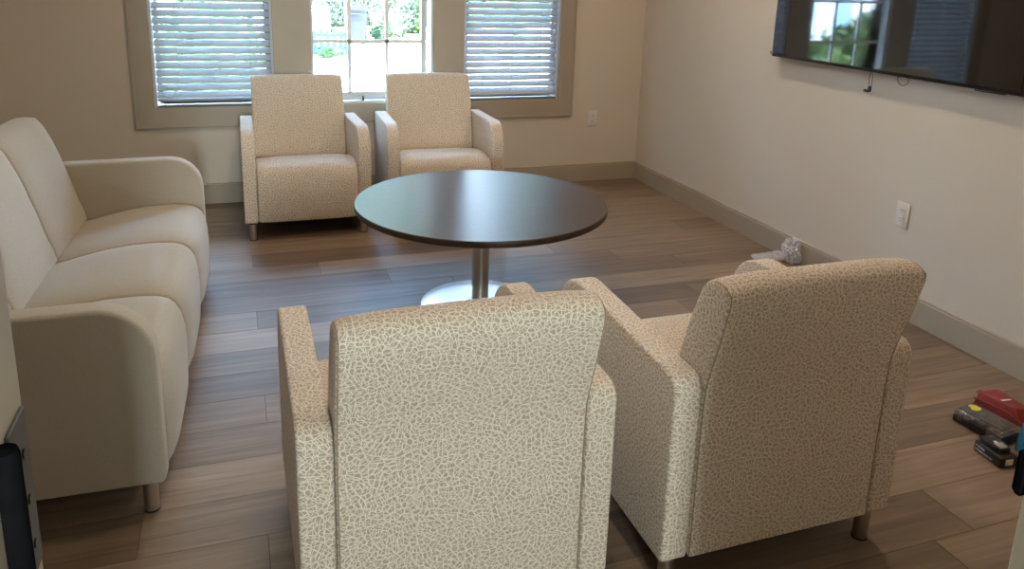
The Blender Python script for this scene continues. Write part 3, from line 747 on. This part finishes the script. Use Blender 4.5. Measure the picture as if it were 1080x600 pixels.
bank = [(.4, 27, 'a', 1.2), (2.7, 27, 'b', 1.4), (5.0, 27, 'b', 1.5), (7.3, 27, 'a', 1.5), (9.6, 27, 'a', 1.6), (1.6, 28.7, 'b', 1.6), (3.9, 28.7, 'b', 1.7), (6.2, 28.7, 'a', 1.7), (8.5, 28.7, 'b', 1.7)]
for i, (x, y, k, h_) in enumerate(bank):
    shrub('leafy_shrub', (x, y, GZ), (.92, .55, h_*.78), 2600, .10, M['leaf'+k], 'pale leafy shrub in the bank beyond the paving outside', 'shrubs on the bank outside', 60+i)
for i, (x, y) in enumerate([(-2.1, 33), (5.2, 33), (12.5, 33)]):
    shrub('tall_tree', (x, y, GZ), (3.0, 2.3, 12.5), 17000, .34, M['leafd'], ['tall green tree beyond the shrubs, left of the clear window view', 'tall green tree behind the rubbish bin and shrubs outside', 'tall green tree beyond the shrubs, seen through the right blind'][i], 'tall trees outside', 90+i, 'tree')
for i, (x, y) in enumerate([(1.2, 20.5), (2.25, 20.5)]):
    shrub('low_plant', (x, y, GZ), (.36, .2, .18), 500, .06, M['leafa'], ['low green plant at the left foot of the teal fence outside', 'low green plant at the right foot of the teal fence outside'][i], 'low plants outside', 120+i, 'plant')
# wheeled rubbish bin
bn = tag(empty('rubbish_bin', (3.47, 24.5, GZ), R(-8)), 'grey lidded rubbish bin standing on the paving outside the window', 'bin')
def taper(name, x0, x1, y0, y1, z0, z1, k, m, parent, bev=.02):
    bm = bmesh.new(); vs = [bm.verts.new((x*(k if z == z0 else 1), y*(k if z == z0 else 1), z)) for x in (x0, x1) for y in (y0, y1) for z in (z0, z1)]
    for f in [(0, 1, 3, 2), (4, 6, 7, 5), (0, 4, 5, 1), (2, 3, 7, 6), (0, 2, 6, 4), (1, 5, 7, 3)]: bm.faces.new([vs[i] for i in f])
    bmesh.ops.bevel(bm, geom=bm.edges[:], offset=bev, segments=2, affect='EDGES'); return from_bm(name, bm, m, parent, 40)
taper('bin_body', -.235, .235, -.24, .24, .06, .72, .84, M['bin'], bn); taper('lid', -.25, .25, -.27, .27, .72, .85, 1.0, M['bin'], bn, .05)
boxo('handle', (-.12, .12, -.30, -.25, .66, .70), M['bin'], bn, bev=.01)
for s in (-1, 1):
    bm = bmesh.new(); bmesh.ops.create_cone(bm, cap_ends=True, segments=20, radius1=.09, radius2=.09, depth=.05, matrix=Matrix.Translation((s*.2, .16, .09)) @ Matrix.Rotation(PI/2, 4, 'Y')); from_bm('wheel', bm, M['black'], bn, 40)
    boxo('foot', (s*.15-.04, s*.15+.04, -.2, -.12, 0, .07), M['black'], bn)
shrub('leafy_shrub', (4.35, 25.0, GZ), (.30, .25, .36), 900, .07, M['leafc'], 'small dark bush right of the rubbish bin', None, 150)
bn.scale = (1.6, 1.25, 1.35)
# teal picket panel, ramp rail and retaining wall to the left
tf = tag(empty('picket_fence', (1.95, 21.4, GZ)), 'teal picket fence panel outside, left of the rubbish bin', 'fence')
bm = bmesh.new()
for k in range(9): box(bm, -.72+k*.17, -.62+k*.17, -.02, .02, 0, .62+.05*(k % 2), bev=.01, seg=1)
from_bm('pickets', bm, M['teal'], tf)
bm = bmesh.new(); box(bm, -.75, .80, .02, .05, .12, .2); box(bm, -.75, .80, .02, .05, .46, .54); from_bm('rails', bm, M['teal'], tf)
boxo('post', (.80, .90, -.05, .05, 0, 1.35), M['teal'], tf, bev=.01)
rw = tag(empty('retaining_wall', (1.3, 22.3, GZ)), 'low pale rendered wall behind the teal fence', 'wall')
bm = bmesh.new(); box(bm, -2.2, 1.15, -.1, .1, 0, 1.15, bev=.01); from_bm('wall_body', bm, M['cream'], rw); boxo('coping', (-2.25, 1.2, -.14, .14, 1.15, 1.22), M['siding'], rw, bev=.01)
sr = tag(empty('bike_rack', (3.15, 20.7, GZ)), 'low dark metal rack lying on the paving left of the bin', 'rack')
bm = bmesh.new()
for k in range(4): tube(bm, [(-.32, -.5+k*.3, .03), (-.32, -.5+k*.3, .20), (-.28, -.5+k*.3, .2)], .02, 6)
tube(bm, [(-.30, -.6, .04), (.55, .25, .04), (-.30, .55, .04)], .018, 6); from_bm('bars', bm, M['post'], sr)
# neighbouring building, seen reflected in the television
bd_ = tag(empty('neighbour_building', (-6.5, 17, GZ)), 'white clapboard building with a blue door beyond the hedge', 'building')
bm = bmesh.new(); box(bm, -7, 6.2, 0, 5, 0, 5.6)
for k in range(45): box(bm, -7.02, 6.22, -.025, 0, k*.125, k*.125+.11)
from_bm('siding', bm, M['siding'], bd_)
boxo('door', (-2.95, -2.35, -.06, .02, 0, 4.4), M['bluepaint'], bd_); bm = bmesh.new()
for x in (-3.15, -2.35, -2.0): box(bm, x, x+.15, -.09, .02, 0, 4.6)
box(bm, -3.15, -2.2, -.09, .02, 4.4, 4.6); from_bm('door_trim', bm, M['siding'], bd_)
boxo('window_shutter', (-1.82, -1.25, -.06, .02, .9, 4.2), M['bluepaint'], bd_)
boxo('roof', (-7.4, 6.6, -.5, 5.4, 5.6, 5.8), M['pavedark'], bd_)
